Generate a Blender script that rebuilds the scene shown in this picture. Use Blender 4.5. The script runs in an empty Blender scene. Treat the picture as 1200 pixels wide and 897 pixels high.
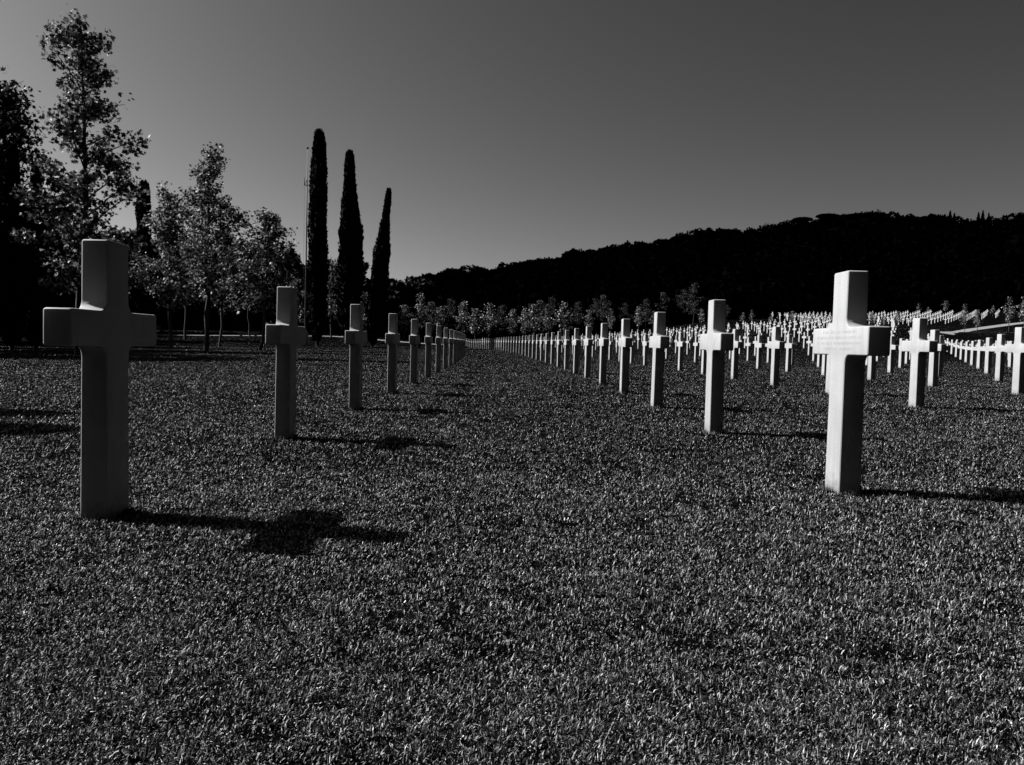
import bpy, bmesh, math
import numpy as np
from mathutils import Vector, Matrix
rad = math.radians
scene = bpy.context.scene
col = scene.collection
rng = np.random.default_rng(7)

# ------------------------------------------------------------------ camera, world, sun, exposure
S = 1.07                       # one grave marker is 1.07 m tall; layout is written in marker heights
EYE = 0.655
PITCH = math.atan(0.0465); ROLL = 0.025; TILT = 0.010
cam_d = bpy.data.cameras.new('camera'); cam = bpy.data.objects.new('camera', cam_d); col.objects.link(cam)
cam_d.sensor_width = 36; cam_d.lens = 30.0; cam_d.clip_start = 0.05; cam_d.clip_end = 9000
CM = Matrix.Translation((0, 0, EYE*S)) @ Matrix.Rotation(math.pi/2-PITCH, 4, 'X') @ Matrix.Rotation(ROLL, 4, 'Z')
cam.matrix_world = CM
scene.camera = cam

SUN_EL = rad(40.5); SUN_AZ = math.atan2(-0.966, 0.259)      # azimuth clockwise from +Y
world = bpy.data.worlds.new('World'); scene.world = world; world.use_nodes = True
wn = world.node_tree; wn.nodes.clear()
sky = wn.nodes.new('ShaderNodeTexSky'); sky.sky_type = 'NISHITA'; sky.sun_disc = False
sky.sun_elevation = SUN_EL; sky.sun_rotation = SUN_AZ
sky.altitude = 200; sky.air_density = 0.5; sky.dust_density = 1.7; sky.ozone_density = 1.0
sep = wn.nodes.new('ShaderNodeSeparateColor')               # black-and-white film behind a red filter
bg = wn.nodes.new('ShaderNodeBackground'); bg.inputs['Strength'].default_value = 0.05
wo = wn.nodes.new('ShaderNodeOutputWorld')
wn.links.new(sky.outputs[0], sep.inputs[0]); gm = wn.nodes.new('ShaderNodeGamma'); gm.inputs['Gamma'].default_value = 1.5      # hard film contrast
sc_ = wn.nodes.new('ShaderNodeVectorMath'); sc_.operation = 'SCALE'; sc_.inputs['Scale'].default_value = 0.447
wn.links.new(sep.outputs[0], gm.inputs['Color']); wn.links.new(gm.outputs[0], sc_.inputs[0]); wn.links.new(sc_.outputs[0], bg.inputs['Color'])
wn.links.new(bg.outputs[0], wo.inputs[0])

sd = bpy.data.lights.new('sun', 'SUN'); sd.energy = 5.0; sd.angle = rad(0.5); sd.color = (1, 1, 1)
sun = bpy.data.objects.new('sun', sd); col.objects.link(sun)
sv = Vector((math.sin(SUN_AZ)*math.cos(SUN_EL), math.cos(SUN_AZ)*math.cos(SUN_EL), math.sin(SUN_EL)))
sun.rotation_euler = sv.to_track_quat('Z', 'Y').to_euler(); sun.location = sv*50

scene.view_settings.view_transform = 'Standard'; scene.view_settings.look = 'None'
scene.view_settings.gamma = 1.0; scene.view_settings.exposure = 1.45
scene.view_settings.use_curve_mapping = False
scene.render.engine = 'CYCLES'
scene.cycles.use_denoising = True
scene.cycles.denoiser = 'OPENIMAGEDENOISE'
scene.cycles.denoising_input_passes = 'RGB_ALBEDO_NORMAL'
scene.cycles.denoising_prefilter = 'FAST'
scene.cycles.max_bounces = 4; scene.cycles.diffuse_bounces = 1; scene.cycles.glossy_bounces = 2
scene.cycles.transmission_bounces = 2; scene.cycles.transparent_max_bounces = 4

# ------------------------------------------------------------------ ground shape (in marker heights)
def sstep(a, b, x):
    t = np.clip((x-a)/(b-a), 0, 1); return t*t*(3-2*t)
def ground(X, Y):
    X = np.asarray(X, float); Y = np.asarray(Y, float)
    f = np.interp(Y, [28, 35, 45, 60, 80, 110, 4000], [0, .04, .16, .48, .76, 1.0, 1.0])
    A = f*(3.6*sstep(-6, 42, X)-0.08*np.clip(X-38, 0, 8))
    A = A*(1-0.8*sstep(.42, .53, X/np.maximum(Y, 1))*(1-sstep(72, 92, Y)))
    A = A+0.05*np.clip(Y-112, 0, 60)*sstep(8, 30, X)+0.03*np.clip(X-60, 0, 30)*sstep(112, 150, Y)
    wl = sstep(8, 24, -X)
    B = 0.03*np.maximum(0, np.minimum(Y, 200)-68)*wl + 0.02*np.maximum(0, np.minimum(Y, 200)-102)*(1-wl)
    return A+B+TILT*np.clip(X, -400, 400)
CMi = np.array(CM.inverted())
def project(X, Y, Z):
    p = CMi @ np.array([X*S, Y*S, Z*S, 1.0]); return 600+1000*p[0]/-p[2], 448.5-1000*p[1]/-p[2]
def at(px, py, Y):
    """world point (marker heights) at distance Y seen in photo pixel px, py"""
    d = np.array(CM)[:3, :3] @ np.array([(px-600)/1000, -(py-448.5)/1000, -1.0])
    k = Y/d[1]; return d[0]*k, Y, EYE+d[2]*k
def foot(px, Y):
    z = float(ground((px-600)/1000*Y, Y))
    X = (px-600)/1000*Y
    for _ in range(6):
        qx, qy = project(X, Y, z); X += (px-qx)/1000*Y; z = float(ground(X, Y))
    return X, Y, z
def hit(px, py):
    """where the ray through a pixel meets the ground"""
    Y = 2.0
    while Y < 260:
        X, _, Z = at(px, py, Y)
        if Z < ground(X, Y): return X, Y, float(ground(X, Y))
        Y *= 1.004
    return at(px, py, 200)

# ------------------------------------------------------------------ helpers
def tag(o, label=None, cat=None, group=None, kind=None):
    for k, v in (('label', label), ('category', cat), ('group', group), ('kind', kind)):
        if v: o[k] = v
    return o
def empty(name, loc, rz=0.0):
    o = bpy.data.objects.new(name, None); col.objects.link(o); o.location = loc; o.rotation_euler = (0, 0, rz)
    o.empty_display_size = 0.2; return o
def link(name, me, parent=None, mat=None):
    o = bpy.data.objects.new(name, me); col.objects.link(o)
    if parent is not None: o.parent = parent
    if mat is not None and not me.materials: me.materials.append(mat)
    return o
def np_mesh(name, V, loops, counts, mat=None, smooth=False):
    V = np.ascontiguousarray(V, dtype=np.float32); loops = np.ascontiguousarray(loops, dtype=np.int32)
    counts = np.asarray(counts, dtype=np.int32)
    me = bpy.data.meshes.new(name)
    me.vertices.add(len(V)); me.vertices.foreach_set('co', V.ravel())
    me.loops.add(len(loops)); me.loops.foreach_set('vertex_index', loops)
    me.polygons.add(len(counts))
    st = np.concatenate([[0], np.cumsum(counts)[:-1]]).astype(np.int32)
    me.polygons.foreach_set('loop_start', st); me.polygons.foreach_set('loop_total', counts)
    me.polygons.foreach_set('use_smooth', np.full(len(counts), smooth))
    me.update(calc_edges=True)
    if mat: me.materials.append(mat)
    return me
class Soup:
    """collects polygons of many sizes into one mesh"""
    def __init__(s): s.V = []; s.L = []; s.C = []; s.n = 0
    def polys(s, P):                          # P: (N,k,3), each row one polygon of its own
        N, k, _ = P.shape
        s.V.append(P.reshape(-1, 3)); s.L.append(np.arange(N*k)+s.n); s.C.append(np.full(N, k)); s.n += N*k
    def mesh(s, V, F):
        s.V.append(np.asarray(V, float)); 
        for f in F: s.L.append(np.asarray(f)+s.n); s.C.append(np.array([len(f)]))
        s.n += len(V)
    def tube(s, pts, rs, k=7):
        pts = np.asarray(pts, float); V = []; F = []
        for i, p in enumerate(pts):
            d = pts[min(i+1, len(pts)-1)]-pts[max(i-1, 0)]; d /= np.linalg.norm(d)+1e-9
            a = np.cross(d, [0.3, 1, 0.1]); a /= np.linalg.norm(a); b = np.cross(d, a)
            for j in range(k):
                w = 2*math.pi*j/k; V.append(p+rs[i]*(math.cos(w)*a+math.sin(w)*b))
        for i in range(len(pts)-1):
            for j in range(k):
                F.append((i*k+j, i*k+(j+1) % k, (i+1)*k+(j+1) % k, (i+1)*k+j))
        F.append(tuple(range((len(pts)-1)*k, len(pts)*k)))
        s.mesh(V, F)
    def build(s, name, mat, smooth=False):
        return np_mesh(name, np.concatenate(s.V), np.concatenate(s.L), np.concatenate(s.C), mat, smooth)
def rand_frames(N, up_bias=0.0, r=None):
    r = r or rng
    n = r.normal(size=(N, 3)); n /= np.linalg.norm(n, axis=1, keepdims=True)
    n[:, 2] += up_bias; n /= np.linalg.norm(n, axis=1, keepdims=True)
    a = np.cross(n, r.normal(size=(N, 3))); a /= np.linalg.norm(a, axis=1, keepdims=True)
    return a, np.cross(n, a)
STAR = []
for i, (w, q) in enumerate([(90, 1.0), (112, .48), (140, .92), (165, .42), (200, .72), (245, .35), (270, .42), (295, .35), (340, .72), (15, .42), (40, .92), (68, .48)]):
    STAR.append((q*math.cos(rad(w)), q*math.sin(rad(w))))
STAR = np.array(STAR)
OVAL = np.array([(0, -1), (.45, -.3), (.4, .4), (0, 1), (-.4, .4), (-.45, -.3)])
RAG = np.array([(0, -1), (.5, -.35), (1, .1), (.35, .3), (.2, 1), (-.3, .35), (-1, .2), (-.45, -.4)])
def leaves(soup, C, size, shape, up=0.3, r=None):
    a, b = rand_frames(len(C), up, r)
    sz = (np.asarray(size)*np.ones(len(C)))[:, None, None]
    P = C[:, None, :]+sz*(shape[None, :, 0:1]*a[:, None, :]+shape[None, :, 1:2]*b[:, None, :])
    soup.polys(P)

# ------------------------------------------------------------------ materials (all grey: the place as black-and-white film records it)
def mat(name, base, rough=0.8, spec=0.3, var=None, scale=5.0, bump=0.0, bscale=60.0, coords='Object'):
    m = bpy.data.materials.new(name); m.use_nodes = True; nt = m.node_tree
    p = nt.nodes['Principled BSDF']; p.inputs['Roughness'].default_value = rough
    p.inputs['Specular IOR Level'].default_value = spec
    p.inputs['Base Color'].default_value = (base, base, base, 1)
    tc = nt.nodes.new('ShaderNodeTexCoord')
    if var:
        n = nt.nodes.new('ShaderNodeTexNoise'); n.inputs['Scale'].default_value = scale; n.inputs['Detail'].default_value = 6
        nt.links.new(tc.outputs[coords], n.inputs['Vector'])
        r = nt.nodes.new('ShaderNodeValToRGB'); nt.links.new(n.outputs['Fac'], r.inputs['Fac'])
        a, b = base*(1-var), base*(1+var)
        r.color_ramp.elements[0].position = 0.3; r.color_ramp.elements[0].color = (a, a, a, 1)
        r.color_ramp.elements[1].position = 0.7; r.color_ramp.elements[1].color = (b, b, b, 1)
        nt.links.new(r.outputs['Color'], p.inputs['Base Color'])
    if bump:
        n2 = nt.nodes.new('ShaderNodeTexNoise'); n2.inputs['Scale'].default_value = bscale; n2.inputs['Detail'].default_value = 8
        nt.links.new(tc.outputs[coords], n2.inputs['Vector'])
        bp = nt.nodes.new('ShaderNodeBump'); bp.inputs['Strength'].default_value = bump; bp.inputs['Distance'].default_value = 0.02
        nt.links.new(n2.outputs['Fac'], bp.inputs['Height']); nt.links.new(bp.outputs['Normal'], p.inputs['Normal'])
    return m
def leaf_mat(name, base, var=0.4, rough=0.45, spec=0.5, trans=0.0, power=2.2, top=2.2):
    m = bpy.data.materials.new(name); m.use_nodes = True; nt = m.node_tree
    p = nt.nodes['Principled BSDF']; p.inputs['Roughness'].default_value = rough; p.inputs['Specular IOR Level'].default_value = spec
    g = nt.nodes.new('ShaderNodeNewGeometry'); mr = nt.nodes.new('ShaderNodeMapRange')
    mr.inputs['To Min'].default_value = base*(1-var); mr.inputs['To Max'].default_value = base*(1+var)
    pw = nt.nodes.new('ShaderNodeMath'); pw.operation = 'POWER'; pw.inputs[1].default_value = power
    nt.links.new(g.outputs['Random Per Island'], pw.inputs[0]); mr.inputs['To Max'].default_value = base*(1+top*var)
    nt.links.new(pw.outputs[0], mr.inputs['Value']); nt.links.new(mr.outputs[0], p.inputs['Base Color'])
    if trans:
        t = nt.nodes.new('ShaderNodeBsdfTranslucent'); nt.links.new(mr.outputs[0], t.inputs['Color'])
        mx = nt.nodes.new('ShaderNodeMixShader'); mx.inputs[0].default_value = trans
        nt.links.new(p.outputs[0], mx.inputs[1]); nt.links.new(t.outputs[0], mx.inputs[2])
        nt.links.new(mx.outputs[0], nt.nodes['Material Output'].inputs[0])
    return m

M_leaf = leaf_mat('plane_leaf', 0.080, 0.95, 0.6, 0.12, 0.15, 3.0, 4.0)
M_leaf_dim = leaf_mat('dim_leaf', 0.016, 0.9, 0.6, 0.15, 0.1, 2.2, 2.4)
M_leaf_far = leaf_mat('young_leaf', 0.075, 0.92, 0.55, 0.2, 0.1, 3.0, 4.0)
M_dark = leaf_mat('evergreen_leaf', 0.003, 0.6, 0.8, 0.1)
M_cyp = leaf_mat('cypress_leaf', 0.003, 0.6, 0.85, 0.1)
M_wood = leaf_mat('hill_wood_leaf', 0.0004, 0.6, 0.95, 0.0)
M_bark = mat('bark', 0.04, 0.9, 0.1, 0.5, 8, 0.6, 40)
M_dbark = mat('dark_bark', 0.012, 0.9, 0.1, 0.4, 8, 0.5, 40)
M_blade = leaf_mat('grass_blade', 0.037, 0.99, 0.5, 0.25, 0.0, 5.5, 10.0)
M_path = mat('gravel_path', 0.14, 0.95, 0.1, 0.2, 3, 0.4, 60)
M_stone = mat('pale_stone', 0.2, 0.8, 0.2, 0.15, 6, 0.2, 50)
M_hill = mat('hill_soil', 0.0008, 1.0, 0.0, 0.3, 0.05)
M_pole = mat('pole_paint', 0.085, 0.6, 0.2)
M_metal = mat('dark_metal', 0.015, 0.7, 0.15)

def marble():
    m = bpy.data.materials.new('white_marble'); m.use_nodes = True; nt = m.node_tree
    p = nt.nodes['Principled BSDF']; p.inputs['Roughness'].default_value = 0.6; p.inputs['Specular IOR Level'].default_value = 0.12
    tc = nt.nodes.new('ShaderNodeTexCoord'); oi = nt.nodes.new('ShaderNodeObjectInfo')
    ad = nt.nodes.new('ShaderNodeVectorMath'); ad.operation = 'MULTIPLY_ADD'
    cb = nt.nodes.new('ShaderNodeCombineXYZ')
    for i in range(3): nt.links.new(oi.outputs['Random'], cb.inputs[i])
    nt.links.new(cb.outputs[0], ad.inputs[0]); ad.inputs[1].default_value = (37, 53, 71); nt.links.new(tc.outputs['Object'], ad.inputs[2])
    n = nt.nodes.new('ShaderNodeTexNoise'); n.inputs['Scale'].default_value = 3.5; n.inputs['Detail'].default_value = 8; n.inputs['Distortion'].default_value = 1.2
    nt.links.new(ad.outputs[0], n.inputs['Vector'])
    r = nt.nodes.new('ShaderNodeValToRGB'); nt.links.new(n.outputs['Fac'], r.inputs['Fac'])
    r.color_ramp.elements[0].position = 0.30; r.color_ramp.elements[0].color = (MARB*.86,)*3+(1,)
    r.color_ramp.elements[1].position = 0.62; r.color_ramp.elements[1].color = (MARB,)*3+(1,)
    mp = nt.nodes.new('ShaderNodeMapping'); mp.inputs['Scale'].default_value = (22, 22, 1.3); nt.links.new(ad.outputs[0], mp.inputs[0])
    ns = nt.nodes.new('ShaderNodeTexNoise'); ns.inputs['Scale'].default_value = 1.0; ns.inputs['Detail'].default_value = 4; nt.links.new(mp.outputs[0], ns.inputs['Vector'])
    sr = nt.nodes.new('ShaderNodeMapRange'); sr.inputs['From Min'].default_value = .25; sr.inputs['From Max'].default_value = .6
    sr.inputs['To Min'].default_value = .90; sr.inputs['To Max'].default_value = 1.02; nt.links.new(ns.outputs['Fac'], sr.inputs['Value'])
    st_ = nt.nodes.new('ShaderNodeVectorMath'); st_.operation = 'SCALE'; nt.links.new(r.outputs['Color'], st_.inputs[0]); nt.links.new(sr.outputs[0], st_.inputs['Scale'])
    r = st_
    # soil splash on the foot of the shaft: a stain with its own ragged edge
    sx = nt.nodes.new('ShaderNodeSeparateXYZ'); nt.links.new(tc.outputs['Object'], sx.inputs[0])
    n3 = nt.nodes.new('ShaderNodeTexNoise'); n3.inputs['Scale'].default_value = 26; n3.inputs['Detail'].default_value = 5
    nt.links.new(ad.outputs[0], n3.inputs['Vector'])
    ma = nt.nodes.new('ShaderNodeMath'); ma.operation = 'MULTIPLY_ADD'; ma.inputs[1].default_value = 0.16
    nt.links.new(n3.outputs['Fac'], ma.inputs[0]); nt.links.new(sx.outputs['Z'], ma.inputs[2])
    ma.use_clamp = False
    mr = nt.nodes.new('ShaderNodeMapRange'); mr.inputs['From Min'].default_value = 0.09; mr.inputs['From Max'].default_value = 0.17
    mr.inputs['To Min'].default_value = 0.62; mr.inputs['To Max'].default_value = 1.0
    nt.links.new(ma.outputs[0], mr.inputs['Value'])
    mu = nt.nodes.new('ShaderNodeVectorMath'); mu.operation = 'MULTIPLY'
    nt.links.new(r.outputs[0], mu.inputs[0]); nt.links.new(mr.outputs[0], mu.inputs[1])
    nt.links.new(mu.outputs[0], p.inputs['Base Color'])
    n2 = nt.nodes.new('ShaderNodeTexNoise'); n2.inputs['Scale'].default_value = 120; n2.inputs['Detail'].default_value = 6
    nt.links.new(ad.outputs[0], n2.inputs['Vector'])
    bp = nt.nodes.new('ShaderNodeBump'); bp.inputs['Strength'].default_value = 0.05; bp.inputs['Distance'].default_value = 0.003
    nt.links.new(n2.outputs['Fac'], bp.inputs['Height']); nt.links.new(bp.outputs['Normal'], p.inputs['Normal'])
    return m
MARB = 0.235
M_marble = marble()
M_ins = mat('worn_engraving', MARB*0.86, 0.8, 0.1)

def lawn_mat():
    m = bpy.data.materials.new('mown_lawn'); m.use_nodes = True; nt = m.node_tree
    p = nt.nodes['Principled BSDF']; p.inputs['Roughness'].default_value = 0.95; p.inputs['Specular IOR Level'].default_value = 0.0
    tc = nt.nodes.new('ShaderNodeTexCoord')
    def noise(sc, det, src='Object'):
        n = nt.nodes.new('ShaderNodeTexNoise'); n.inputs['Scale'].default_value = sc; n.inputs['Detail'].default_value = det
        n.inputs['Roughness'].default_value = 0.65; nt.links.new(tc.outputs[src], n.inputs['Vector']); return n
    def mrange(n, a, b, c, d):
        r = nt.nodes.new('ShaderNodeMapRange'); r.inputs['From Min'].default_value = a; r.inputs['From Max'].default_value = b
        r.inputs['To Min'].default_value = c; r.inputs['To Max'].default_value = d; nt.links.new(n.outputs[0], r.inputs['Value']); return r
    def mul(a, b):
        r = nt.nodes.new('ShaderNodeMath'); r.operation = 'MULTIPLY'; nt.links.new(a.outputs[0], r.inputs[0]); nt.links.new(b.outputs[0], r.inputs[1]); return r
    fine = mrange(noise(38, 8), 0.36, 0.66, 0.15, 1.9)
    mid = mrange(noise(2.2, 5), 0.3, 0.7, 0.75, 1.25)
    big = mrange(noise(0.18, 4), 0.3, 0.7, 0.8, 1.2)
    k = nt.nodes.new('ShaderNodeMath'); k.operation = 'MULTIPLY'; k.inputs[1].default_value = LAWN
    nt.links.new(mul(mul(fine, mid), big).outputs[0], k.inputs[0]); nt.links.new(k.outputs[0], p.inputs['Base Color'])
    nb = noise(55, 8); bp = nt.nodes.new('ShaderNodeBump'); bp.inputs['Strength'].default_value = 0.9; bp.inputs['Distance'].default_value = 0.03
    nt.links.new(nb.outputs['Fac'], bp.inputs['Height']); nt.links.new(bp.outputs['Normal'], p.inputs['Normal'])
    return m
LAWN = 0.0016
M_lawn = lawn_mat()

# ------------------------------------------------------------------ lawn: one sheet out to the horizon
ys = np.concatenate([np.array([-3000, -600, -120, -30, -10]), np.linspace(-5, 20, 40), np.linspace(21, 220, 150), np.array([240, 300, 400, 600, 1000, 2000, 3500])])
xs = np.concatenate([np.array([-3500, -1500, -600, -300, -200]), np.linspace(-150, 150, 201), np.array([200, 300, 600, 1500, 3500])])
XX, YY = np.meshgrid(xs, ys); ZZ = ground(XX, YY)
ny, nx = XX.shape
V = np.stack([XX, YY, ZZ], -1).reshape(-1, 3)*S
ii, jj = np.meshgrid(np.arange(ny-1), np.arange(nx-1), indexing='ij'); a = (ii*nx+jj).ravel()
L = np.stack([a, a+1, a+nx+1, a+nx], -1).ravel()
lawn = link('lawn', np_mesh('lawn', V, L, np.full(len(a), 4), M_lawn, True)); tag(lawn, kind='structure')

# ------------------------------------------------------------------ marble crosses
HW, TH = 0.0825, 0.0475      # half width of the shaft along the arms, half thickness
SPAN = 0.325; ZA, ZB = 0.625, 0.75
def outline(fil, nf):
    """cross outline in (y along the arms, z up)"""
    pts = []
    def taper(z): return HW*(1.07-0.07*min(1, z/ZA))
    def fillet(cy, cz, sy, sz):
        # inner corner at (cy,cz); arc centre lies outside the stone
        out = []
        for k in range(nf+1):
            w = math.pi/2*k/nf
            out.append((w, cy+sy*fil*(1-math.cos(w)) , cz+sz*fil*(1-math.sin(w))))
        return out
    right = []
    right.append((taper(0)*1.0, -0.12))
    # below the arm, right side: shaft goes up to the fillet then out along the arm's underside
    if nf:
        for w, y, z in fillet(HW, ZA, 1, -1): right.append((y, z))
    else: right.append((HW, ZA))
    right += [(SPAN, ZA), (SPAN, ZB)]
    if nf:
        for w, y, z in reversed(fillet(HW, ZB, 1, 1)): right.append((y, z))
    else: right.append((HW, ZB))
    right.append((HW, 1.0))
    left = [(-y, z) for y, z in reversed(right)]
    return right+left
def cross_mesh(fil, nf, bev, seg, rag=0.0):
    bm = bmesh.new(); pts = outline(fil, nf)
    vs = [bm.verts.new((-TH*(1+0.06*(1-max(z, 0))), y, z)) for y, z in pts]
    f = bm.faces.new(vs)
    ex = bmesh.ops.extrude_face_region(bm, geom=[f])
    for v in ex['geom']:
        if isinstance(v, bmesh.types.BMVert): v.co.x = -v.co.x
    bmesh.ops.recalc_face_normals(bm, faces=bm.faces)
    if bev:
        E = []
        for e in bm.edges:
            if len(e.link_faces) == 2 and e.calc_face_angle(0) > 0.6: E.append(e)
        bmesh.ops.bevel(bm, geom=E, offset=bev, segments=seg, profile=0.5, affect='EDGES', clamp_overlap=True)
    bmesh.ops.scale(bm, vec=(S, S, S), verts=bm.verts)
    me = bpy.data.meshes.new('marble_cross'); bm.to_mesh(me); bm.free()
    me.materials.append(M_marble)
    for p in me.polygons: p.use_smooth = True
    return me
def sharp_smooth(me, ang=0.35):
    bm = bmesh.new(); bm.from_mesh(me)
    for e in bm.edges:
        if len(e.link_faces) == 2 and e.calc_face_angle(0) > ang: e.smooth = False
    bm.to_mesh(me); bm.free(); return me
ME_HI = sharp_smooth(cross_mesh(0.042, 8, 0.0095, 3), 0.45)
ME_MID = sharp_smooth(cross_mesh(0.042, 4, 0.006, 1), 0.6)
ME_LO = sharp_smooth(cross_mesh(0.03, 0, 0, 0), 0.35)

def inscription_mesh(seed):
    r = np.random.default_rng(seed); s = Soup(); x = 0
    for li, (z, half) in enumerate([(0.728, .20), (0.703, .26), (0.678, .25), (0.653, .18)]):
        y = -half
        while y < half:
            w = r.uniform(.006, .011)
            if r.random() > 0.16:
                for k in range(2):
                    if r.random() < .75:
                        yy = y+r.uniform(0, w*.6); a, b = z-.0055, z+.0055
                        s.polys(np.array([[[x, yy*S, a*S], [x, (yy+.0016)*S, a*S], [x, (yy+.0016)*S, b*S], [x, yy*S, b*S]]]))
                if r.random() < .7:
                    zz = z+r.choice([-.0055, 0, .0045])
                    s.polys(np.array([[[x, y*S, zz*S], [x, (y+w*.7)*S, zz*S], [x, (y+w*.7)*S, (zz+.0014)*S], [x, y*S, (zz+.0014)*S]]]))
            y += w+.003
    for V in s.V: V[:, 0] = -TH*(1+.06*(1-V[:, 2]/S))*S-.0004
    return s.build('inscription', M_ins)

R_ARC = 712.0
def row_x(i): return 1.52+3.0*i if i >= 0 else -1.487+3.0*(i+1)
rows = {}
for i in range(-1, 15):
    L0 = []
    for n in range(-1, 48):
        Y = (3.86+0.6*i if i >= 0 else 3.09)+2.52*n
        X = row_x(i)-(Y-6.5)**2/(2*R_ARC)+(.022 if (i, n) == (-1, 0) else 0)
        if Y < 2.4 or Y > 118-0.5*max(0, X) or (Y > 74 and X > .445*Y): continue
        L0.append((n, X, Y, math.atan((Y-6.5)/R_ARC)))
    rows[i] = L0
allc = []
for i, L0 in rows.items():
    for n, X, Y, a in L0:
        z = float(ground(X, Y)); px, py = project(X, Y, z+0.6)
        inview = -40 < px < 1260
        allc.append(dict(row=i, n=n, X=X, Y=Y, z=z, rz=a, px=px, inview=inview))
# the second plot, farther up the slope
plot2 = []
for i in range(0, 40):
    for n in range(0, 22):
        Y = 121+2.6*n+0.25*i; X = 30+2.3*i-(Y-121)*0.10-(Y-121)**2/600
        lo, hi = 0.295*Y, 0.60*Y
        if not (lo < X < hi): continue
        px = 600+1000*X/Y
        if Y < 121+max(0, (px-1075))*0.26 or Y > 158-max(0, 960-px)*0.25: continue
        plot2.append((X, Y, 0.12))

vis = sorted([c for c in allc if c['inview']], key=lambda c: c['Y'])
solo = vis[:300]
chosen = {id(c) for c in solo}
ORD = ['nearest', 'second', 'third', 'fourth', 'fifth', 'sixth', 'seventh', 'eighth', 'ninth', 'tenth', 'eleventh', 'twelfth', 'thirteenth',
       'fourteenth', 'fifteenth', 'sixteenth', 'seventeenth', 'eighteenth', 'nineteenth', 'twentieth']
for t, d in (('twenty', 20), ('thirty', 30), ('forty', 40)):
    if d > 20: ORD.append({'thirty': 'thirtieth', 'forty': 'fortieth'}[t])
    ORD += [t+'-'+q for q in ('first', 'second', 'third', 'fourth', 'fifth', 'sixth', 'seventh', 'eighth', 'ninth')]
rowname = {-1: 'the row left of the grass aisle', 0: 'the row right of the grass aisle'}
for k in range(1, 15): rowname[k] = 'the %s row right of the aisle' % ORD[k]
rowcount = {}
special = {(-1, 0): 'tall dark backlit marble cross at the left front, shadow reaching into the grass aisle',
           (0, 0): 'largest sunlit white marble cross at the right front, faint lines of lettering on its arms'}
for c in solo:
    k = rowcount.get(c['row'], 0); rowcount[c['row']] = k+1
    me = ME_HI if c['Y'] < 20 else (ME_MID if c['Y'] < 45 else ME_LO)
    o = link('marble_cross', me); r2 = np.random.default_rng(100+c['row']*60+c['n'])
    o.location = (c['X']*S, c['Y']*S, c['z']*S-0.004)
    o.rotation_euler = (r2.normal(0, .003), r2.normal(0, .003), c['rz']+r2.normal(0, .006))
    tone = 'dark backlit' if c['row'] < 0 else 'sunlit white'
    if k == 0: lab = '%s marble cross, nearest of %s' % (tone, rowname[c['row']])
    else: lab = '%s cross, %s from the camera in %s' % (tone, ORD[k], rowname[c['row']])
    lab = special.get((c['row'], c['n']), lab)
    tag(o, lab, 'cross', 'marble grave crosses in long curved rows')
    if c['row'] == 0 and c['Y'] < 5:
        link('inscription', inscription_mesh(c['row']*40+c['n']), o)
s = Soup()
loV = np.array([v.co[:] for v in ME_LO.vertices]); loF = [tuple(p.vertices) for p in ME_LO.polygons]
far = [(c['X'], c['Y'], c['rz']) for c in allc if id(c) not in chosen and (c['inview'] or 0 < c['Y'] < 40 and c['px'] < 1500)]+plot2
for X, Y, a in far:
    ca, sa = math.cos(a), math.sin(a); R = np.array([[ca, -sa, 0], [sa, ca, 0], [0, 0, 1]])
    s.mesh(loV @ R.T+np.array([X, Y, float(ground(X, Y))])*S, loF)
fc = link('distant_crosses', s.build('distant_crosses', M_marble))
tag(fc, 'countless tiny white marble crosses filling the far rows and upper plot', 'crosses', kind='stuff')
print('crosses', len(allc), 'solo', len(solo), 'far', len(far), 'solo to Y', solo[-1]['Y'])

FEET = [(c['X'], c['Y'], c['rz']) for c in solo if c['Y'] < 14]
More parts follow.
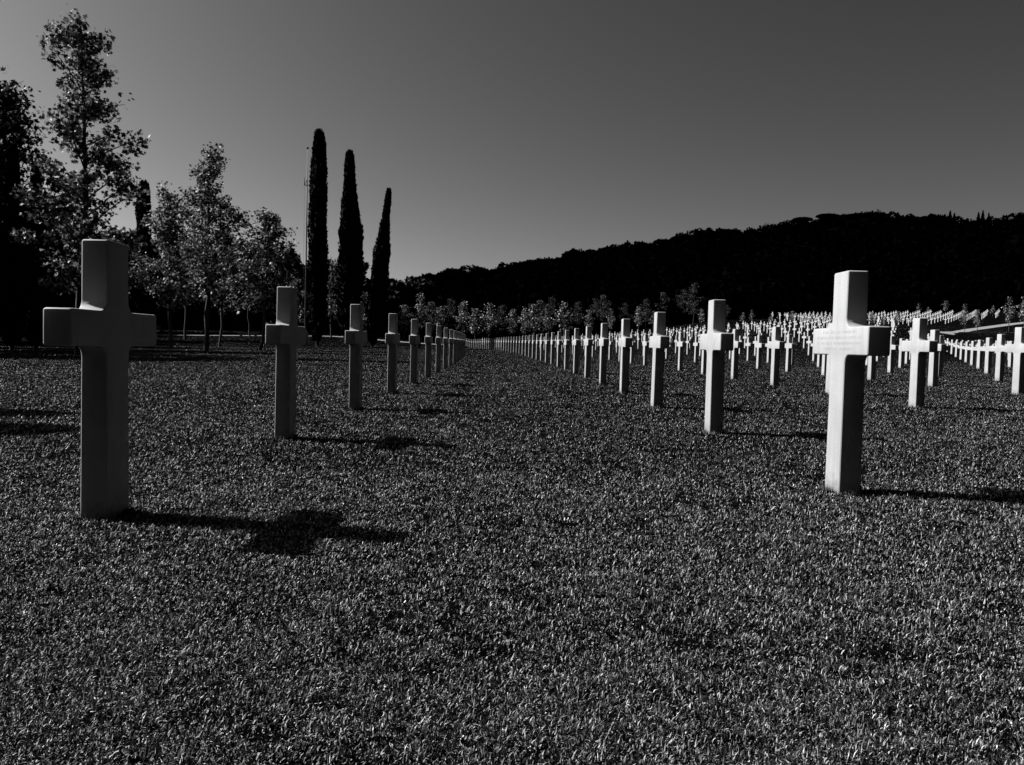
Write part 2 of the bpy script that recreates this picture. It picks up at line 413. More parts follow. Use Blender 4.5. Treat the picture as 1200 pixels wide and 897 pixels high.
# ------------------------------------------------------------------ grass blades on the near lawn (one uncountable mass)
def vnoise(x, y, sc, seed):
    r = np.random.default_rng(seed); G = r.random((257, 257)); G[-1] = G[0]; G[:, -1] = G[:, 0]
    u, v = x/sc+1000.3, y/sc+1000.7; i, j = np.floor(u).astype(int), np.floor(v).astype(int); fu, fv = u-i, v-j
    fu = fu*fu*(3-2*fu); fv = fv*fv*(3-2*fv); i %= 256; j %= 256
    return (G[i, j]*(1-fu)+G[i+1, j]*fu)*(1-fv)+(G[i, j+1]*(1-fu)+G[i+1, j+1]*fu)*fv
def make_grass():
    r = np.random.default_rng(11)
    Ymin, Ymax = 0.95, 135.0          # metres
    N = 2900000
    d = Ymin*np.exp(r.random(N)*math.log(Ymax/Ymin))
    x = (r.random(N)-0.5)*2*0.72*d
    g = np.maximum(1.0, d/1.9)
    f = .50*vnoise(x, d, .045, 1)+.28*vnoise(x, d, .13, 2)+.22*vnoise(x, d, .6, 3)
    f2 = .5*vnoise(x, d, .35, 4)+.5*vnoise(x, d, 1.6, 5)
    keep = r.random(N) < np.clip(.56+.9*(f-.45)+.45*(f2-.5), .15, 1)
    d, x, g, f = d[keep], x[keep], g[keep], f[keep]; N = len(d)
    wdt = 0.0011*g**0.52*(0.5+0.9*r.random(N)); ln = 0.0115*g**0.16*(0.4+1.1*r.random(N))*(.65+.8*f)
    az = r.random(N)*2*math.pi; lean = np.abs(r.normal(0.75, 0.5, N))
    tw = az+math.pi/2+r.normal(0, 0.7, N)
    z = ground(x/S, d/S)*S
    base = np.stack([x, d, z+0.014*(f-.15)-.003], -1)
    side = np.stack([np.cos(tw), np.sin(tw), r.normal(0, .25, N)], -1)*wdt[:, None]
    def off(t, bend, m):
        le = (lean*bend)[m]; return (t*ln[m])[:, None]*np.stack([np.sin(le)*np.cos(az[m]), np.sin(le)*np.sin(az[m]), np.cos(le)], -1)
    near = d < 4.5; fr = ~near
    m1 = base[near]+off(0.55, 0.7, near); t1 = m1+off(0.5, 1.7, near); sn = side[near]
    P1 = np.stack([base[near]-sn, base[near]+sn, m1+sn*.9, t1, m1-sn*.9], 1)
    P2 = np.stack([base[fr]-side[fr], base[fr]+side[fr], base[fr]+off(1.0, 1.1, fr)], 1)
    n1, n2 = len(P1), len(P2)
    V = np.concatenate([P1.reshape(-1, 3), P2.reshape(-1, 3)])
    i0 = np.arange(n1)*5
    L1 = np.stack([i0, i0+1, i0+2, i0+4, i0+4, i0+2, i0+3], 1).ravel()
    L = np.concatenate([L1, np.arange(n2*3)+n1*5]); C = np.concatenate([np.tile([4, 3], n1), np.full(n2, 3)])
    print('blades', n1, n2)
    T = []
    for X, Y, rz in FEET:                      # longer untrimmed blades against the feet of the nearest stones
        n = 420; e = r.random(n); sd2 = r.integers(0, 4, n)
        u = np.where(sd2 < 2, np.where(sd2 == 0, -1, 1)*(TH*1.07+.006+.012*r.random(n)), (2*e-1)*TH*1.1)
        v = np.where(sd2 < 2, (2*e-1)*HW*1.1, np.where(sd2 == 2, -1, 1)*(HW*1.09+.006+.012*r.random(n)))
        bx = (X+u*math.cos(rz)-v*math.sin(rz))*S; by = (Y+u*math.sin(rz)+v*math.cos(rz))*S
        b0 = np.stack([bx, by, ground(bx/S, by/S)*S], -1); g2 = max(1, Y/2.5)**.5
        az2 = r.random(n)*6.283; le = np.abs(r.normal(.2, .25, n)); L2 = r.uniform(.015, .042, n)
        sdv = np.stack([np.cos(az2+1.5), np.sin(az2+1.5), 0*az2], -1)*(.0013*g2)
        tp = b0+L2[:, None]*np.stack([np.sin(le)*np.cos(az2), np.sin(le)*np.sin(az2), np.cos(le)], -1)
        T.append(np.stack([b0-sdv, b0+sdv, tp], 1))
    T = np.concatenate(T); nT = len(T); k0 = len(V)
    V = np.concatenate([V, T.reshape(-1, 3)]); L = np.concatenate([L, np.arange(nT*3)+k0]); C = np.concatenate([C, np.full(nT, 3)])
    return np_mesh('grass', V, L, C, M_blade, False)
grass = link('grass', make_grass())
tag(grass, 'short rough mown grass covering the near lawn', 'grass', kind='stuff')

# ------------------------------------------------------------------ paths
def strip(name, left_edge, right_edge, m, kind='structure', lift=0.01):
    n = len(left_edge); V = []
    for (a, b) in zip(left_edge, right_edge): V += [a, b]
    V = np.array(V); V[:, 2] = ground(V[:, 0], V[:, 1])
    V = V*S; V[:, 2] += lift
    F = [(2*i, 2*i+1, 2*i+3, 2*i+2) for i in range(n-1)]
    so = Soup(); so.mesh(V, F); o = link(name, so.build(name, m, True)); tag(o, kind=kind); return o
def path_by_line(name, centre, w, m):
    c = np.array(centre); t = np.linspace(0, 1, 60); seg = np.linspace(0, 1, len(c))
    cx = np.interp(t, seg, c[:, 0]); cy = np.interp(t, seg, c[:, 1])
    dx, dy = np.gradient(cx), np.gradient(cy); L = np.hypot(dx, dy); nx_, ny_ = -dy/L, dx/L
    le = np.stack([cx+nx_*w/2, cy+ny_*w/2, 0*cx], -1); re = np.stack([cx-nx_*w/2, cy-ny_*w/2, 0*cx], -1)
    return strip(name, le, re, m)
path_by_line('path', [foot(-250, 100)[:2], foot(0, 99)[:2], foot(120, 99)[:2], foot(240, 101)[:2], foot(320, 104)[:2], foot(440, 108)[:2], foot(540, 117)[:2]], 2.2, M_path)
print('upath', [np.round(hit(q, w), 1) for q, w in ((1107, 391.5), (1135, 387), (1160, 383.5), (1182, 380.5), (1205, 378), (1250, 374))])
path_by_line('upper_path', [hit(q, w)[:2] for q, w in ((1107, 391.5), (1135, 387), (1160, 383.5), (1182, 380.5), (1205, 378), (1250, 374))], 1.7, M_path)

# ------------------------------------------------------------------ trees
def limb_tree(name, X, Y, z, H, W, leafsize, nleaf, label, cat='tree', group=None, lean=(0, 0), seed=0, prof=None, mleaf=None, mbark=None,
              first=0.2, nlimb=30, shape=STAR, trunk_r=None, spread=0.035, parts=True):
    """all sizes in metres; trunk with ascending limbs, leaves gathered in clusters along them"""
    r = np.random.default_rng(seed)
    root = empty(name, (X*S, Y*S, z*S-0.02))
    tag(root, label, cat, group)
    prof = prof or [(0, .6), (.25, 1.0), (.5, .75), (.75, .45), (1, .08)]
    pt_, pw = zip(*prof)
    tr = trunk_r or H*0.011
    nseg = 12; t = np.linspace(0, 1, nseg)
    bend = np.cumsum(r.normal(0, H*.006, (nseg, 2)), 0); bend -= bend[0]
    P = np.stack([bend[:, 0]+lean[0]*t, bend[:, 1]+lean[1]*t, H*0.97*t], -1)
    b = Soup(); b.tube(P, tr*(1-0.9*t)+0.006, 8)
    lv = Soup(); centres = []
    def trunk_at(q): return np.array([np.interp(q, t, P[:, k]) for k in range(3)])
    for k in range(nlimb):
        q = first+(0.96-first)*((k+r.random())/nlimb); u = (q-first)/(1-first)
        Lb = W/2*np.interp(u, pt_, pw)*r.uniform(.65, 1.15)/0.80
        az = k*2.399+r.normal(0, .35); el = r.uniform(.35, .8)+.35*u
        p0 = trunk_at(q); dr = np.array([math.cos(az)*math.cos(el), math.sin(az)*math.cos(el), math.sin(el)])
        pts = [p0]
        for m_ in range(4):
            dr = dr+r.normal(0, .10, 3); dr[2] -= .03; dr /= np.linalg.norm(dr); pts.append(pts[-1]+dr*Lb/4)
        pts = np.array(pts); rr = tr*(1-q*.8)*.38
        b.tube(pts, rr*np.array([1, .8, .6, .4, .2])+.004, 5)
        nc = max(3, int(Lb/(H*spread*1.3))+2)
        for c in range(nc):
            v = r.uniform(.22, 1.05)*4; i0 = min(3, int(v)); p = pts[i0]+(pts[i0+1]-pts[i0])*(v-i0)
            centres.append(p+r.normal(0, H*spread*.55, 3))
    for c in range(int(nlimb*.28)):
        q = r.uniform(max(first+.1, .45), 1.0); centres.append(trunk_at(q)+r.normal(0, H*spread*.6, 3))
    centres = np.array(centres); wgt = r.uniform(.3, 1.6, len(centres)); wgt /= wgt.sum()
    ci = r.choice(len(centres), nleaf, p=wgt)
    C = centres[ci]+np.clip(r.normal(0, 1, (nleaf, 3)), -1.7, 1.7)*H*spread*np.array([1, 1, .7])
    leaves(lv, C, leafsize*r.uniform(.6, 1.25, nleaf), shape, 0.6, r)
    link('trunk', b.build('trunk', mbark or M_bark, True), root)
    link('crown', lv.build('crown', mleaf or M_leaf), root)
    return root
def height_to(px, py, base): 
    return (at(px, py, base[1])[2]-base[2])*S

def cypress(px_base, px_top, py_top, Y, wpx, label, group=None, seed=0, blunt=0.55, name='cypress_tree', H=None):
    X, Y, z = foot(px_base, Y); xt = at(px_top, py_top, Y)[0] if not H else X; H = H or height_to(px_top, py_top, (X, Y, z))
    r = np.random.default_rng(seed); W = wpx/1000*Y*S
    root = empty(name, (X*S, Y*S, z*S-.02)); tag(root, label, 'tree', group)
    lean = (xt-X)*S
    tb = Soup(); tb.tube([(0, 0, 0), (lean*.04, 0, H*.05), (lean*.5, 0, H*.5), (lean*.9, 0, H*.93)], [W*.09, W*.075, W*.05, .02], 8)
    link('trunk', tb.build('trunk', M_dbark, True), root)
    def rad_at(t):
        return W/2*np.interp(t, [0, .035, .10, .35, .6, .8, .93, .985, 1.0], [.10, .45, .85, 1.0, .90, .74*blunt/.55, .58*blunt/.55, .36*blunt/.55, .05])
    # inner body, lumpy
    cr = Soup(); nz, na = 46, 20; V = []; F = []
    ph = r.uniform(0, 6.28, 6)
    for i in range(nz):
        t = .03+.955*i/(nz-1)
        for j in range(na):
            w = 2*math.pi*j/na
            q = rad_at(t)*.86*(1+.10*math.sin(3*w+9*t+ph[0])+.08*math.sin(5*w-23*t+ph[1])+r.normal(0, .05))
            V.append((lean*t+q*math.cos(w), q*math.sin(w), t*H))
    for i in range(nz-1):
        for j in range(na): F.append((i*na+j, i*na+(j+1) % na, (i+1)*na+(j+1) % na, (i+1)*na+j))
    F.append(tuple(range((nz-1)*na, nz*na)))
    cr.mesh(V, F)
    # sprays that point up and out
    n = 9000
    t = .025+.97*r.random(n)**.9; w = r.random(n)*2*math.pi
    clump = 1+.10*np.sin(3*w+9*t+ph[0])+.08*np.sin(5*w-23*t+ph[1])
    q = rad_at(t)*clump*(.86+.17*r.random(n)+.16*(r.random(n) > .975)*r.random(n))*(1+.05*np.sin(61*t+ph[2])*np.sin(7*w+ph[3]))
    C = np.stack([lean*t+q*np.cos(w), q*np.sin(w), t*H], -1)
    up = np.stack([np.cos(w)*.35, np.sin(w)*.35, np.ones(n)], -1)+r.normal(0, .25, (n, 3)); up /= np.linalg.norm(up, axis=1, keepdims=True)
    sd_ = np.cross(up, r.normal(size=(n, 3))); sd_ /= np.linalg.norm(sd_, axis=1, keepdims=True)
    ls = (W*.085*r.uniform(.4, 1.6, n))[:, None]
    Pq = np.stack([C-up*ls*.7, C+sd_*ls*.45, C+up*ls*1.2, C-sd_*ls*.45], 1)
    cr.polys(Pq)
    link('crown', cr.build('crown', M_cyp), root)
    return root

# the three tall cypresses and the others at the left
cypress(372, 374, 151, 77, 21.5, 'tallest dark column cypress, blunt topped, right beside the flagpole', 'tall cypresses beyond the left row', 21, .60)
cypress(411, 410, 177, 80, 27, 'middle one of three tall dark cypresses, broad at the foot', 'tall cypresses beyond the left row', 22, .34)
cypress(436, 456, 221, 77, 19.5, 'shortest of three tall cypresses, leaning to the right', 'tall cypresses beyond the left row', 23, .30)
cypress(168, 169, 211, 82, 15, 'slim round-topped cypress showing above the young plane trees', None, 24, .8)
cypress(14, 15, 168, 38, 30, 'black pointed cypress at the left edge under the broad tree', 'black cypresses at the left edge', 25, .35)
cypress(42, 42, 190, 39, 26, 'lower black cypress, right one of the pair at the left edge', 'black cypresses at the left edge', 26, .35)
cypress(-16, -16, 168, 37, 34, 'black cypress cut by the left edge of the view', 'black cypresses at the left edge', 27, .35)

def planetree(px, Y, pxt, pyt, wpx, nleaf, label, seed, leaf=0.13, first=.2, nl=34, prof=None, spread=.03, group='young plane trees on the left lawn', m=None):
    X, Y, z = foot(px, Y); H = height_to(pxt, pyt, (X, Y, z)); xt = at(pxt, pyt, Y)[0]
    return limb_tree('plane_tree', X, Y, z, H, wpx/1000*Y*S, leaf, nleaf, label, 'tree', group, ((xt-X)*S, 0), seed, prof, m or M_leaf, M_bark, first, nl, STAR, None, spread)
planetree(92, 30, 86, 8, 148, 9000, 'tall young plane tree with open leafy top, behind the nearest dark cross', 31, .118, .15, 42,
          [(0, .95), (.25, 1.0), (.42, .9), (.55, .55), (.72, .42), (.80, .58), (.9, .22), (1, .04)], .0165)
planetree(242, 43, 248, 164, 84, 7500, 'plane tree with a pointed top and slim pale trunk, in front of its neighbours', 32, .11, .22, 36,
          [(0, .8), (.25, 1.0), (.45, .9), (.65, .6), (.85, .38), (1, .06)], .020)
planetree(200, 52, 196, 214, 80, 6500, 'leafy plane tree between the slim cypress and the pointed plane tree', 33, .125, .22, 34, None, .023)
planetree(305, 50, 312, 242, 74, 6500, 'plane tree with a rounded crown, the nearest one left of the flagpole', 34, .12, .25, 34,
          [(0, .7), (.3, 1.0), (.6, .85), (.85, .55), (1, .1)], .023)
planetree(257, 66, 262, 262, 70, 3000, 'thin trunked plane tree half hidden behind the pointed plane tree', 35, .2, .3, 26, None, .035)
planetree(217, 84, 217, 268, 60, 2200, 'small distant plane tree behind the leafy crowns', 36, .24, .3, 22, None, .035)
planetree(293, 92, 290, 305, 44, 1700, 'small pale trunked tree by the stone bench', 37, .22, .35, 20, None, .035)
planetree(128, 58, 130, 262, 70, 2800, 'low plane tree filling the gap right of the tallest one', 38, .18, .25, 24, None, .035)
planetree(388, 100, 388, 296, 20, 900, 'narrow leafy tree showing between the first two cypresses', 39, .22, .2, 18, None, .035, 'small leafy trees behind the cypresses')
planetree(426, 100, 426, 340, 18, 600, 'short leafy tree showing between the last two cypresses', 40, .22, .2, 16, None, .035, 'small leafy trees behind the cypresses')
planetree(345, 98, 345, 322, 34, 900, 'leafy tree directly left of the flagpole foot', 41, .22, .2, 18, None, .035, 'small leafy trees behind the cypresses')

# broad old tree at the left edge: wide crown of dark foliage
def broad_tree(px, Y, pyt, wpx, label, seed, name='evergreen_oak', nleaf=5000, first=.35, m=None, leaf=.2, group=None, shape=RAG, spread=.04):
    X, Y, z = foot(px, Y); H = height_to(px, pyt, (X, Y, z))
    return limb_tree(name, X, Y, z, H, wpx/1000*Y*S, leaf, nleaf, label, 'tree', group, (0, 0), seed,
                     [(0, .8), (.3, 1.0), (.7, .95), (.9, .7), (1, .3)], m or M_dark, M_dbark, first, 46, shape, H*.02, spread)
broad_tree(-8, 42, 100, 112, 'broad dark tree towering over the cypresses at the left edge', 51, 'broad_tree', 5200, .62, leaf_mat('broad_leaf', .03, .9, .6, .1, .1, 3.0, 3.2), .17, None, STAR, .024)
k = 0
oak = []
for q, (px, Y, pyt, w, nm) in enumerate([(-30, 62, 226, 130, 'tall dark oak just outside the left edge'), (14, 72, 240, 96, 'dark oak rising behind the pair of black cypresses'), (66, 80, 262, 90, 'dark oak standing just left of the tallest plane tree')]):
    broad_tree(px, Y, pyt, w, nm, 240+q, 'evergreen_oak', 5200, .06, None, .42, 'dark oaks along the left edge of the wood', RAG, .055)
for px, Y, pyt, w in [(-60, 92, 230, 110), (28, 96, 262, 90), (86, 99+8, 276, 90), (140, 112, 292, 90), (190, 114, 300, 84), (240, 116, 306, 80), (288, 118, 310, 74),
                      (330, 122, 314, 70), (352, 128, 322, 50), (398, 126, 330, 64), (432, 128, 338, 50), (466, 132, 342, 44), (486, 136, 336, 44)]:
    names = ['dark evergreen oak at the far left edge of the wood', 'dark oak behind the black cypresses', 'dark oak behind the tallest plane tree', 'dark oak behind the low plane tree',
             'dark oak behind the slim cypress', 'dark oak behind the pointed plane tree', 'dark oak behind the stone bench', 'dark oak behind the rounded plane tree',
             'dark oak just left of the flagpole', 'dark oak between the first two tall cypresses', 'dark oak between the last two tall cypresses', 'dark oak right of the leaning cypress',
             'low dark oak where the wood meets the hill']
    broad_tree(px, Y, pyt, w, names[k], 60+k, 'evergreen_oak', 5200, .06, None, .52, 'dark oaks along the left edge of the wood', RAG, .055); k += 1

# ------------------------------------------------------------------ young trees along the foot of the hill: four kinds, then copies
protos = []
for j, (hh, ww, n) in enumerate([(5.2, 2.4, 950), (6.0, 2.3, 1000), (4.6, 2.6, 850), (8.5, 3.8, 1900)]):
    protos.append(limb_tree('young_tree', 0, -5, 0, hh, ww, .13, n, 'x', 'tree', None, (0, 0), 80+j,
                            [(0, .6), (.25, 1), (.55, .75), (.8, .4), (1, .05)], M_leaf_dim if j == 3 else M_leaf_far, M_bark, .24, 20, STAR, .06, .036))
PH = [5.2, 6.0, 4.6, 8.5]; used = set()
def young(px, Y, pyt, j, label, group, rz):
    X, Y, z = foot(px, Y); H = height_to(px, pyt, (X, Y, z)); p = protos[j]
    if j in used:
        c = p.copy(); col.objects.link(c)
        for ch in p.children:
            d = ch.copy(); col.objects.link(d); d.parent = c
    else: c = p; used.add(j)
    k = H/PH[j]; c.scale = (k*(.9+.25*((px*7) % 10)/10),)*2+(k,)
    c.location = (X*S, Y*S, z*S-.02); c.rotation_euler = (0, 0, rz); tag(c, label, 'tree', group)
FOOT = [(474, 122, 356, 0), (493, 124, 341, 1), (516, 124, 360, 2), (541, 124, 351, 1), (557, 126, 360, 0), (572, 124, 356, 2), (600, 124, 361, 0), (613, 126, 359, 1),
        (624, 124, 355, 0), (641, 125, 361, 1), (661, 122, 354, 2), (690, 125, 362, 0), (698, 132, 348, 3), (716, 124, 361, 1), (748, 122, 358, 0), (765, 126, 364, 2),
        (789, 130, 350, 3), (812, 122, 330, 3), (822, 118, 362, 0), (870, 116, 366, 2), (881, 117, 363, 1)]
W_ORD = ['first', 'second']+ORD[2:]
for q, (px, Y, pyt, j) in enumerate(FOOT):
    young(px, Y, pyt, j, 'small pale leafed tree, %s from the left in the line at the hill foot' % W_ORD[q], 'young trees along the foot of the hill', q*1.7)
REAR = [(505, 352), (528, 348), (587, 356), (632, 350), (646, 346), (676, 352), (706, 344), (732, 354), (756, 349), (776, 341), (800, 338), (836, 352), (852, 357)]
for q, (px, pyt) in enumerate(REAR):
    young(px, 127+(q*3) % 4, pyt, 3, 'dim leafy tree, %s from the left in the rear line at the hill foot' % W_ORD[q], 'dim trees behind the pale young ones', q*2.1)
UP = [(903, 112, 368, 2), (928, 111, 364, 0), (951, 110, 369, 1), (975, 110, 370, 0), (1022, 109, 366, 2), (1034, 109, 369, 1), (1052, 118, 364, 0), (1076, 160, 355, 1),
      (1108, 160, 352, 0), (1130, 103, 356, 1), (1145, 101, 362, 0), (1163, 150, 358, 2), (1182, 112, 347, 1), (1200, 108, 346, 0), (1225, 106, 340, 1), (1088, 165, 360, 2), (1010, 165, 362, 0), (968, 168, 364, 2)]
for q, (px, Y, pyt, j) in enumerate(UP):
    young(px, Y, pyt, j, 'small sapling, %s from the left on the slope around the upper plot' % W_ORD[q], 'saplings around the upper plot', q*2.3+.5)
for j, p in enumerate(protos): assert j in used

# ------------------------------------------------------------------ the hill and its wood
RID = [(-900, 335), (0, 340), (200, 348), (300, 352), (420, 346), (457, 342), (480, 336), (507, 329), (530, 323), (573, 321), (613, 317), (653, 307), (693, 299), (730, 295), (760, 289), (787, 285), (813, 279), (840, 277),
       (887, 277), (915, 269), (943, 266), (1000, 258), (1033, 259), (1077, 262), (1120, 266), (1153, 266), (1193, 260), (1260, 256), (1400, 262), (1700, 300)]
rpx, rpy = np.array(RID).T
def ridge_Y(px): return 330.0+0*px
HX = []
def hill_z(px, q):
    """q=0 foot .. 1 ridge .. 1.6 back; px column; returns X,Y,Z"""
    Yf = 130.0+44*float(sstep(850, 960, px)); Yr = 330.0
    X, Y, Zr = at(px, np.interp(px, rpx, rpy), Yr)
    Yq = Yf+(Yr-Yf)*q; Xq = (px-600)/1000*Yq; z0 = float(ground(Xq, Yf))
    if q <= 1: zz = z0+(Zr-z0)*(q**1.15*(1-.18*math.sin(q*math.pi)))
    else: zz = Zr-(q-1)*45
    zz += 0.6*math.sin(px*.021+q*7)*math.sin(math.pi*min(q, 1))
    return Xq, Yq, zz
cols_ = np.linspace(-900, 1700, 150); qs = np.concatenate([[-.05], np.linspace(0, 1, 18), np.linspace(1.1, 2.2, 8)])
V = []
for q in qs:
    for px in cols_:
        X, Y, z = hill_z(px, max(q, 0))
        if q < 0: z -= 4
        V.append((X*S, Y*S, z*S))
V = np.array(V); nx = len(cols_); a = (np.arange(len(qs)-1)[:, None]*nx+np.arange(nx-1)[None]).ravel()
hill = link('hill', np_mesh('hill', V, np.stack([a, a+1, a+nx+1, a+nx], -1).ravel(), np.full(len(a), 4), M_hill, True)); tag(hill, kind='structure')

def wood():
    r = np.random.default_rng(5); so = Soup()
    pts = []
    # trees over the face of the hill, thicker toward ridge and foot
    for _ in range(3400):
        q = r.random()**.8; px = r.uniform(-150, 1420); pts.append((px, q, r.uniform(2.6, 4.6)))
    px = -150.0
    while px < 1420:
        pts.append((px, r.uniform(.97, 1.02), r.uniform(1.6, 3.0) if r.random() < .7 else r.uniform(3.2, 5.0))); px += r.uniform(2.5, 8)
    px = -150.0
    while px < 1420:
        pts.append((px, r.uniform(0, .04), r.uniform(2.6, 4.2))); px += r.uniform(4, 9)
    P = np.array(pts)
    for px, q, R in P:
        X, Y, z = hill_z(px, q); X, Y, z = X*S, Y*S, z*S
        R *= .85
        n = 260 if q > .93 else 80
        d = r.normal(size=(n, 3)); d /= np.linalg.norm(d, axis=1, keepdims=True)
        d[:, 2] = np.abs(d[:, 2])*1.0-.25
        lump = 1+.25*np.sin(d[:, 0]*5+px)*np.cos(d[:, 1]*4+q*50)
        C = np.array([X, Y, z+R*.35])+d*np.array([R, R, R*.95])*lump[:, None]*r.uniform(.75, 1.02, (n, 1))
        leaves(so, C, (.55 if q > .93 else R*.26)*r.uniform(.6, 1.3, n), RAG, .3, r)
        so.tube([(X, Y, z-1), (X, Y, z+R*.5)], [.25, .15], 4)
    return so.build('woodland', M_wood)
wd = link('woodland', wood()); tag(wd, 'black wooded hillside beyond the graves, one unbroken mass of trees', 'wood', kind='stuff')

def sky_block_slope():  # added slope, out of view: blocks low sky light to deepen the shaded stone
    r = np.random.default_rng(9); so = Soup(); V = []; F = []
    az = np.radians(np.linspace(42, 262, 60)); prof = [(30, 0), (36, 10), (45, 22), (58, 34), (85, 46), (130, 40)]
    for w in az:
        for q, h in prof:
            h2 = h*(1+.12*math.sin(w*9)+.08*math.sin(w*23)); V.append((q*math.sin(w), q*math.cos(w), h2-1.0))
    k = len(prof)
    for i in range(len(az)-1):
        for j in range(k-1): F.append((i*k+j, (i+1)*k+j, (i+1)*k+j+1, i*k+j+1))
    so.mesh(V, F)
    for _ in range(900):
        w = math.radians(r.uniform(42, 262)); q = r.uniform(30, 88); h = np.interp(q, [30, 36, 45, 58, 85], [0, 10, 22, 34, 46])*(1+.12*math.sin(w*9)+.08*math.sin(w*23))
        R_ = r.uniform(2.2, 4.2); n = 60; d = r.normal(size=(n, 3)); d /= np.linalg.norm(d, axis=1, keepdims=True); d[:, 2] = np.abs(d[:, 2])
        leaves(so, np.array([q*math.sin(w), q*math.cos(w), h-.5])+d*R_*r.uniform(.7, 1, (n, 1)), R_*.28*r.uniform(.6, 1.3, n), RAG, .3, r)
    return so.build('woodland', M_wood)
rw = link('woodland', sky_block_slope()); tag(rw, 'added unseen wooded slope behind the viewpoint, blocking low sky light', 'wood', kind='stuff')

# umbrella pines and cypresses that stand out on the skyline
def umbrella_pine(px, pyt, wpx, label, seed):
    X, Y, z = hill_z(px, .985); H = (at(px, pyt, Y)[2]-z)*S; W = wpx/1000*Y*S; r = np.random.default_rng(seed)
    root = empty('umbrella_pine', (X*S, Y*S, z*S-.3)); tag(root, label, 'tree', 'umbrella pines on the ridge')
    b = Soup(); b.tube([(0, 0, 0), (.2, 0, H*.5), (0, 0, H*.85)], [.35, .28, .15], 6)
    for k in range(7):
        w = k*.9; b.tube([(0.1, 0, H*.55), (math.cos(w)*W*.3, math.sin(w)*W*.3, H*.86)], [.14, .06], 5)
    link('trunk', b.build('trunk', M_dbark, True), root)
    n = 1500; w = r.random(n)*6.283; q = np.sqrt(r.random(n))*W/2
    C = np.stack([q*np.cos(w), q*np.sin(w), H*(.80+.17*r.random(n)*np.sqrt(np.maximum(0, 1-(q/(W/2))**2)))], -1)
    lv = Soup(); leaves(lv, C, .45*r.uniform(.6, 1.3, n), RAG, .4, r); link('crown', lv.build('crown', M_wood), root)
umbrella_pine(933, 254, 22, 'umbrella pine on the ridge, left one, domed flat crown', 1)
umbrella_pine(962, 250, 26, 'umbrella pine on the ridge, middle one, wide flat crown', 2)
umbrella_pine(996, 250, 24, 'umbrella pine on the ridge, right one above the largest sunlit cross', 3)
cyp_lab = ['leftmost tiny cypress spike on the ridge', 'second tiny cypress spike on the ridge, tallest of its three', 'third tiny cypress spike on the ridge',
           'fourth tiny cypress spike on the ridge', 'fifth tiny cypress spike on the ridge', 'sixth tiny cypress spike on the ridge', 'rightmost tiny cypress spike on the ridge']
for q, (px, pyt) in enumerate([(1098, 251), (1104, 247), (1109, 250), (1137, 249), (1142, 247), (1149, 250), (1166, 254)]):
    X, Y, z = hill_z(px, .985); H = (at(px, pyt, Y)[2]-z)*S; r = np.random.default_rng(q+300)
    root = empty('cypress_tree', (X*S, Y*S, z*S-.3)); tag(root, cyp_lab[q], 'tree', 'cypress spikes on the ridge')
    b = Soup(); b.tube([(0, 0, 0), (0, 0, H*.8)], [.2, .05], 5); link('trunk', b.build('trunk', M_dbark, True), root)
    n = 700; t = r.random(n); w = r.random(n)*6.283; rr = 1.15*np.interp(t, [0, .15, .5, 1], [.5, 1, .8, .05])*r.uniform(.3, 1, n)
    lv = Soup(); leaves(lv, np.stack([rr*np.cos(w), rr*np.sin(w), .3+t*H], -1), .3*r.uniform(.6, 1.2, n), RAG, .0, r); link('crown', lv.build('crown', M_wood), root)

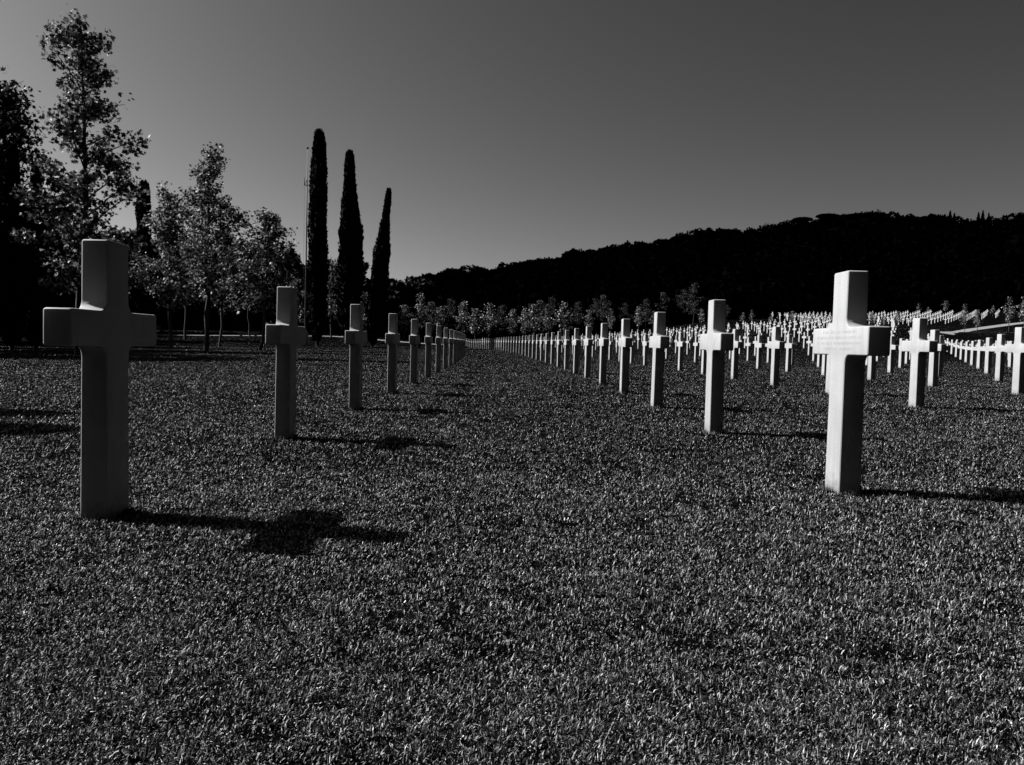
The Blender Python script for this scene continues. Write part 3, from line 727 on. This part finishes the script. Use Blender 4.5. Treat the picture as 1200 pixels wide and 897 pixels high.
# ------------------------------------------------------------------ flagpole
def flagpole():
    X, Y, z = foot(357.5, 96); H = height_to(362, 172, (X, Y, z)); root = empty('flagpole', (X*S, Y*S, z*S))
    tag(root, 'tall white flagpole without a flag beside the tallest cypress', 'flagpole')
    s = Soup(); s.tube([(0, 0, .9), (0, 0, H*.6), (0, 0, H-.3)], [.10, .07, .035], 12); link('pole', s.build('pole', M_pole, True), root)
    s = Soup(); s.tube([(0, 0, -.1), (0, 0, .75), (0, 0, .76), (0, 0, .95)], [.42, .36, .25, .2], 12); link('base', s.build('base', M_stone, False), root)
    s = Soup()
    for i in range(7):
        w = math.pi*i/6; 
    s.tube([(0, 0, H-.32), (0, 0, H-.26), (0, 0, H-.1), (0, 0, H-.02)], [.03, .13, .13, .02], 10); link('finial', s.build('finial', M_metal, True), root)
    s = Soup(); s.tube([(-.38, 0, H*.80), (.30, 0, H*.80)], [.04, .04], 6); s.tube([(-.34, 0, H*.80), (0, 0, H*.83)], [.03, .03], 6)
    s.tube([(-.34, 0, H*.80), (-.34, 0, H*.84)], [.05, .05], 6); link('crosstree', s.build('crosstree', M_metal, True), root)
    s = Soup(); s.tube([(-.32, 0, 1.4), (-.30, 0, H*.5), (-.32, 0, H*.80)], [.012, .012, .012], 4); link('halyard', s.build('halyard', M_metal, True), root)
flagpole()

# low stone bench on the far path
X, Y, z = foot(291, 99); bench = empty('stone_bench', (X*S, Y*S, z*S)); tag(bench, 'low pale stone bench on the far path below the plane trees', 'bench')
def block(x0, x1, y0, y1, z0, z1, bev=.02):
    bm = bmesh.new(); bmesh.ops.create_cube(bm, size=1)
    for v in bm.verts: v.co = ((x0+x1)/2+v.co.x*(x1-x0), (y0+y1)/2+v.co.y*(y1-y0), (z0+z1)/2+v.co.z*(z1-z0))
    bmesh.ops.bevel(bm, geom=bm.edges[:], offset=bev, segments=2, affect='EDGES'); me = bpy.data.meshes.new('block'); bm.to_mesh(me); bm.free(); return me
link('seat', block(-1.25, 1.25, -.25, .25, .36, .48), bench, M_stone)
for sx in (-.9, .9): link('leg', block(sx-.12, sx+.12, -.2, .2, -.05, .358), bench, M_stone)

# squat dark post with a pale cap, seen between the left crosses
X, Y, z = foot(491, 84); bp_ = empty('marker_post', (X*S, Y*S, z*S)); tag(bp_, 'squat dark post with a pale cap on the far left lawn', 'post')
link('shaft', block(-.17, .17, -.17, .17, -.05, .86), bp_, M_metal); link('cap', block(-.2, .2, -.2, .2, .862, .95), bp_, M_stone)

# trees standing outside the left edge, whose shadows reach over the lawn
cypress(-581, -581, 0, 8.85, 90, 'cypress outside the left edge whose shadow tip lies on the lawn', None, 91, .6, H=6.0*S)
cypress(-689, -689, 0, 7.6, 130, 'second cypress outside the left edge, casting the nearer shadow', None, 92, .6, H=6.0*S)
for q, (px, Y, pyt, w) in enumerate([(-125, 35, 80, 120), (-112, 45, 45, 110), (-96, 56, 95, 105), (-170, 28, 37, 130), (-90, 68, 180, 100)]):
    broad_tree(px, Y, pyt, w, ['dark oak outside the left edge, second nearest of five', 'dark oak outside the left edge, the middle one of five', 'dark oak outside the left edge, fourth of five', 'dark oak outside the left edge, nearest of five', 'dark oak outside the left edge, farthest of five'][q], 200+q,
               'evergreen_oak', 9000, .08, None, .36, None, RAG, .05)
